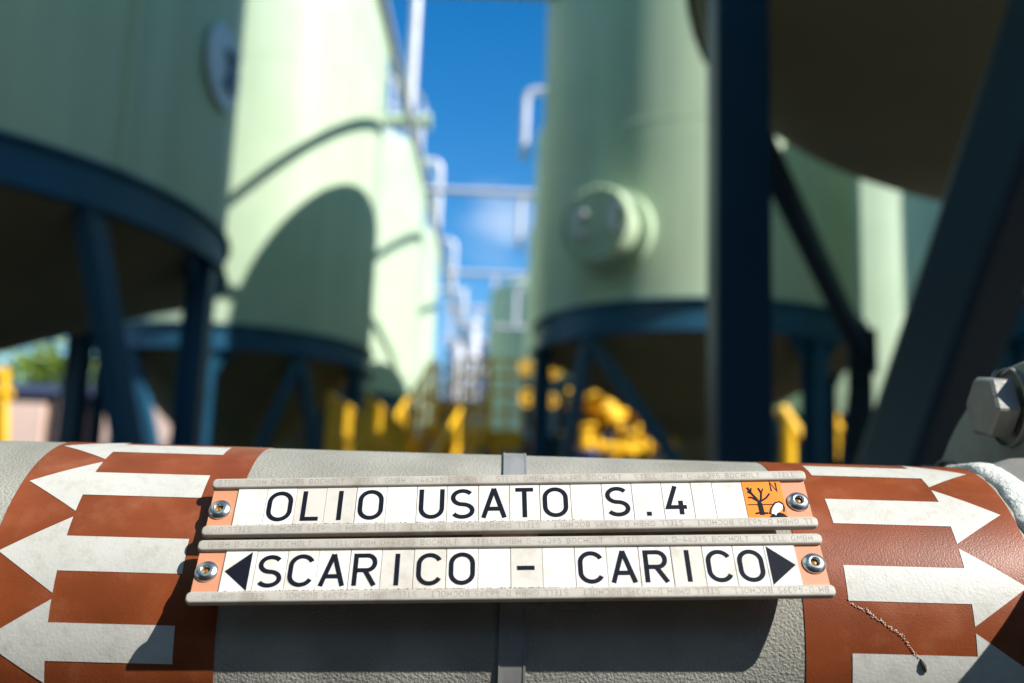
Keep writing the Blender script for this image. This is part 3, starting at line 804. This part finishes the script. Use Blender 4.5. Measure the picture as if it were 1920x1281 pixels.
for x in (-1.0, -.2, .7): MB().hbeam((x, 15.12, 0), (x, 15.12, PZ - .2), .14, .14, .012, (0, 1, 0)).build('post', M['yellow'], st, smooth=0)
mb = MB()
for x in (-.78, -.55, -.3, -.05, .2, .45, .7): mb.tube([(x, 15.1, PZ), (x, 15.1, PZ + 1.1)], .026, 8)
for zz in (.3, .6, .85, 1.1): mb.tube([(-.78, 15.1, PZ + zz), (.8, 15.1, PZ + zz)], .026, 8)
mb.build('handrail', M['yellow'], st)
mb = MB()
for x in (-.95, -.75, -.55): mb.tube([(x - .3, 14.5, 0), (x - .3, 14.5, PZ + .9)], .03, 8)
mb.build('cage', M['yellow'], st)
mb = MB()
for k in range(11): mb.tube([(-1.72 + k * .105, 14.75, 1.3), (-1.72 + k * .105, 14.75, PZ + .1 + k * .085)], .017, 6)
for k in range(6): mb.tube([(-1.75, 14.75, 1.5 + k * .26), (-.62, 14.75, 1.62 + k * .34)], .018, 6)
mb.build('lattice', M['yellow'], st)

ww = thing('yellow_walkway', (-1.45, 10.0, 0), 'low yellow railed walkway along the aisle, left of the yellow stair', 'walkway')
MB().box((-1.38, 10.2, 1.12), (.36, 3.4, .06)).build('deck', M['yellow'], ww, smooth=0)
for y in (8.6, 10.2, 11.8): MB().box((-1.38, y, .545), (.1, .1, 1.09)).build('post', M['yellow'], ww, smooth=0)
for x in (-1.54, -1.22):
    mb = MB()
    for z in (1.55, 1.9, 2.25): mb.tube([(x, 8.5, z), (x, 11.9, z)], .025, 8)
    for k in range(16): mb.tube([(x, 8.5 + 3.4 * k / 15, 1.12), (x, 8.5 + 3.4 * k / 15, 2.25)], .02, 6)
    mb.box((x, 10.2, 1.32), (.02, 3.4, .34))
    mb.build('railing', M['yellow'], ww, smooth=35)

# ------------------------------------------------------------------ sunlit yellow fittings, placed at real distances
def at(px, py, y):
    d = ray(px, py); return CAM + d * (y / d.y)
def wheel(px, py, y, r, label, face=(-.1, -1, .1)):
    c = at(px, py, y); t = thing('handwheel_valve', (c.x, c.y, 0), label, 'valve', 'yellow valves and pump fittings')
    f = V(face).normalized(); u = f.cross(V((0, 0, 1))).normalized(); v = f.cross(u)
    mb = MB(); mb.tube([c + (u * cos(2 * pi * k / 24) + v * sin(2 * pi * k / 24)) * r for k in range(24)], r * .2, 8, closed=True)
    for k in range(3): mb.tube([c + (u * cos(2 * pi * k / 3) + v * sin(2 * pi * k / 3)) * r, c], r * .12, 6)
    mb.lathe(c, f, [(0, -r * .3), (r * .4, -r * .3), (r * .4, r * .2), (0, r * .25)], 12)
    mb.build('handwheel', M['yellow'], t)
    mb = MB(); mb.tube([c, c - f * r * 1.6], r * .22, 10); e = c - f * r * 1.6
    mb.lathe(e + V((0, 0, -r)), (0, 0, 1), [(0, 0), (r * .6, 0), (r * .6, r * .2), (r * .45, r * .4), (r * .45, r * 1.5), (0, r * 1.7)], 14)
    mb.tube([(e.x, e.y, 0), (e.x, e.y, e.z)], r * .35, 10)
    mb.build('valve_body', M['navy'], t)
yy = 12.4
spec = [(986, 690, .085, 'upper left one of the four yellow dots beside the platform'), (1036, 697, .085, 'upper right one of the four yellow dots beside the platform'),
        (990, 747, .10, 'lower left one of the four yellow dots beside the platform'), (1030, 752, .085, 'lower right one of the four yellow dots beside the platform'),
        (1285, 828, .13, 'yellow round valve at the foot of the pale blue brace'), (1262, 855, .10, 'yellow valve just above the pipe, left of the foot of the pale blue brace'),
        (1756, 855, .09, 'lone yellow valve at the right, just above the pipe under the thick brace')]
for px, py, r, lab in spec: wheel(px, py, (yy if px < 1100 else 11.4) if px < 1700 else 7.0, r if px < 1700 else .06, lab)

def skid(label, px0, px1, y, items):
    c = at((px0 + px1) / 2, 900, y); t = thing('pump_skid', (c.x, c.y, 0), label, 'pump skid', 'yellow valves and pump fittings')
    for nm, a, b, r in items:
        p, q = at(a[0], a[1], y), at(b[0], b[1], y + (b[2] if len(b) > 2 else 0))
        mb = MB(); mb.tube([p, q], r, 12)
        dd = (q - p).normalized()
        for e in (p, q): mb.lathe(e - dd * .02, dd, [(0, 0), (r * 1.45, 0), (r * 1.45, .04), (0, .04)], 14)
        mb.build(nm, M['yellow'], t)
    return t
sk = skid('cluster of bright yellow pumps and pipes under the silo with the manhole', 1060, 1240, 12.1, [
    ('pipe_run', (1078, 752), (1112, 756), 0.101), ('pipe_run', (1128, 742), (1148, 790), 0.133), ('pipe_run', (1130, 775), (1200, 778), 0.07),
    ('elbow', (1196, 764), (1206, 780), 0.10), ('pipe_run', (1070, 822), (1240, 828), 0.075), ('pump_body', (1095, 800), (1100, 840), 0.109),
    ('pump_body', (1176, 812), (1178, 850), 0.095), ('pump_body', (1228, 800), (1232, 840), 0.094), ('pipe_run', (1148, 780), (1150, 860), 0.078), ('outlet', (1150, 722), (1150, 742), 0.055),
    ('pipe_run', (1065, 748), (1090, 750), 0.086), ('pump_body', (1110, 742), (1128, 770), 0.101), ('elbow', (1212, 762), (1240, 800), 0.101), ('pipe_run', (1120, 838), (1215, 846), 0.101), ('elbow', (1160, 806), (1195, 812), 0.08), ('outlet', (1066, 812), (1066, 850), 0.078)])
for px in (1095, 1178, 1140, 1225):
    p = at(px, 800, 12.1); MB().box((p.x, p.y, p.z / 2), (.16, .16, p.z)).build('stand', M['recess'], sk, smooth=0)
p = at(1100, 860, 11.9); mb = MB(); mb.lathe(p + V((-.3, 0, 0)), (1, 0, 0), [(0, 0), (.08, 0), (.1, .05), (.1, .36), (.08, .4), (0, .4)], 18); mb.build('motor', M['cable'], sk)
MB().box((p.x, p.y, p.z / 2 - .07), (.3, .2, p.z - .14)).build('stand', M['recess'], sk, smooth=0)
def frame_thing(label, y, segs, r=.05):
    p = at(*segs[0][0], y); t = thing('yellow_guard_frame', (p.x, p.y, 0), label, 'guard frame', 'yellow guard frames between the legs')
    for a, b in segs:
        MB().tube([at(*a, y), at(*b, y)], r, 10).build('bar', M['yellow'], t)
    q = at(segs[0][1][0], segs[0][1][1], y); MB().tube([(q.x, q.y, 0), q], r, 10).build('post', M['yellow'], t)
    return t
frame_thing('yellow guard frame with a slanted bar, just right of the dark column', 11.6, [((1478, 790), (1478, 880)), ((1462, 765), (1500, 822))], .085)
frame_thing('yellow guard frame standing left of the foot of the thick brace', 11.6, [((1562, 775), (1562, 870)), ((1538, 812), (1580, 806)), ((1545, 845), (1575, 832))], .075)
frame_thing('yellow guard frame at the left edge of the photo', 11.8, [((8, 690), (6, 900)), ((-30, 735), (22, 738)), ((-30, 700), (14, 702))], .055)

# ------------------------------------------------------------------ background buildings and greenery
bd = thing('low_building', (-12, 33, 0), 'low pinkish building with pale piers seen under the left silos', 'building')
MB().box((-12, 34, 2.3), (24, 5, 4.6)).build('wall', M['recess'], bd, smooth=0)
random.seed(11)
x = -23.5
while x < -1:
    w_ = random.choice((.7, .9, 1.15, .8)); h_ = random.choice((4.3, 4.6, 4.45)); MB().box((x + w_ / 2, 31.3, h_ / 2), (w_, .4, h_)).build('pier', M['plaster'], bd, smooth=0)
    x += w_ + random.choice((.45, .6, .8))
MB().box((-12, 34, 4.75), (24.4, 5.8, .3)).build('roof', M['bluedark'], bd, smooth=0)
bd = thing('long_shed', (14, 40, 0), 'long dark blue shed closing off the yard behind the right silos', 'building')
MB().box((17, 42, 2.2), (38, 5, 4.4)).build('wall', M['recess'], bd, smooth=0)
MB().box((17, 42, 4.5), (38.6, 5.6, .25)).build('roof', M['bluedark'], bd, smooth=0)
for k in range(12): MB().box((1 + k * 3, 39.4, 1.6), (1.2, .1, 2.0)).build('door', M['navy'], bd, smooth=0)
rk = thing('pipe_rack', (-1.5, 46, 0), 'tall pale blue pipe rack and tower far off at the end of the aisle', 'pipe rack')
for i, x in enumerate((-2.95, -2.3, -1.6, -.9, -.2, .5)):
    MB().box((x, 46, (CZ + 11.5 - (i % 3) * .8) / 2), (.22, .22, CZ + 11.5 - (i % 3) * .8)).build('column', M['galv'], rk, smooth=0)
for z in (3.2, 5, 6.5, 8, 9.5, 11): MB().box((-1.2, 46.0, z), (4.2, .3, .14)).build('deck', M['galv'], rk, smooth=0)
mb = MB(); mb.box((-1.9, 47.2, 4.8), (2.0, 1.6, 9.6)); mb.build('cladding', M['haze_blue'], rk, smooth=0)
mb = MB(); mb.tube([(-2.5, 45.6, 0), (-2.5, 45.6, 9.3)], .3, 14); mb.tube([(-1.8, 45.6, 0), (-1.8, 45.6, 10.4)], .22, 14); mb.build('riser', M['white'], rk)

def tree(x, y, h, cr, label, seed):
    rnd = random.Random(seed)
    t = thing('tree', (x, y, 0), label, 'tree', 'trees beyond the yard')
    mb = MB(); mb.tube([(x, y, 0), (x + .1, y, h * .3), (x - .1, y + .1, h * .6), (x, y, h * .85)], [.28, .22, .14, .05], 10)
    for k in range(7):
        a = rnd.random() * 6.28; z0 = h * rnd.uniform(.3, .6)
        mb.tube([(x, y, z0), (x + cos(a) * cr * .4, y + sin(a) * cr * .4, z0 + h * .12), (x + cos(a) * cr * .8, y + sin(a) * cr * .8, z0 + h * .22)], [.1, .06, .02], 6)
    mb.build('trunk', M['bark'], t)
    mb = MB(); cl = [(rnd.gauss(0, cr * .5), rnd.gauss(0, cr * .5), h * rnd.uniform(.35, .98)) for _ in range(26)]
    for _ in range(2600):
        c = cl[rnd.randrange(len(cl))]
        p = V((x + c[0] + rnd.gauss(0, cr * .2), y + c[1] + rnd.gauss(0, cr * .2), c[2] + rnd.gauss(0, cr * .18)))
        u = V((rnd.gauss(0, 1), rnd.gauss(0, 1), rnd.gauss(0, 1))).normalized(); v = u.cross(V((rnd.gauss(0, 1), rnd.gauss(0, 1), .3))).normalized()
        s_ = rnd.uniform(.1, .22); n = mb.add([p - u * s_, p + v * s_ * .5, p + u * s_, p - v * s_ * .5]); mb.face((n, n + 1, n + 2, n + 3))
    mb.build('crown', M['leaf'], t, smooth=0)
tree(-15.6, 39, 8.0, 2.2, 'bushy green tree showing low under the shaded left silo', 1)
tree(-19.0, 40, 7.2, 2.4, 'broad green tree at the far left behind the low building', 2)
tree(-12.6, 38, 8.2, 1.6, 'bright green tree between the legs of the left silo', 3)
tree(-9.2, 39, 6.4, 1.8, 'dark green tree mostly hidden behind the second left silo', 4)
tree(-2.0, 38, 4.6, .9, 'small dark green tree behind the yellow stair', 5)
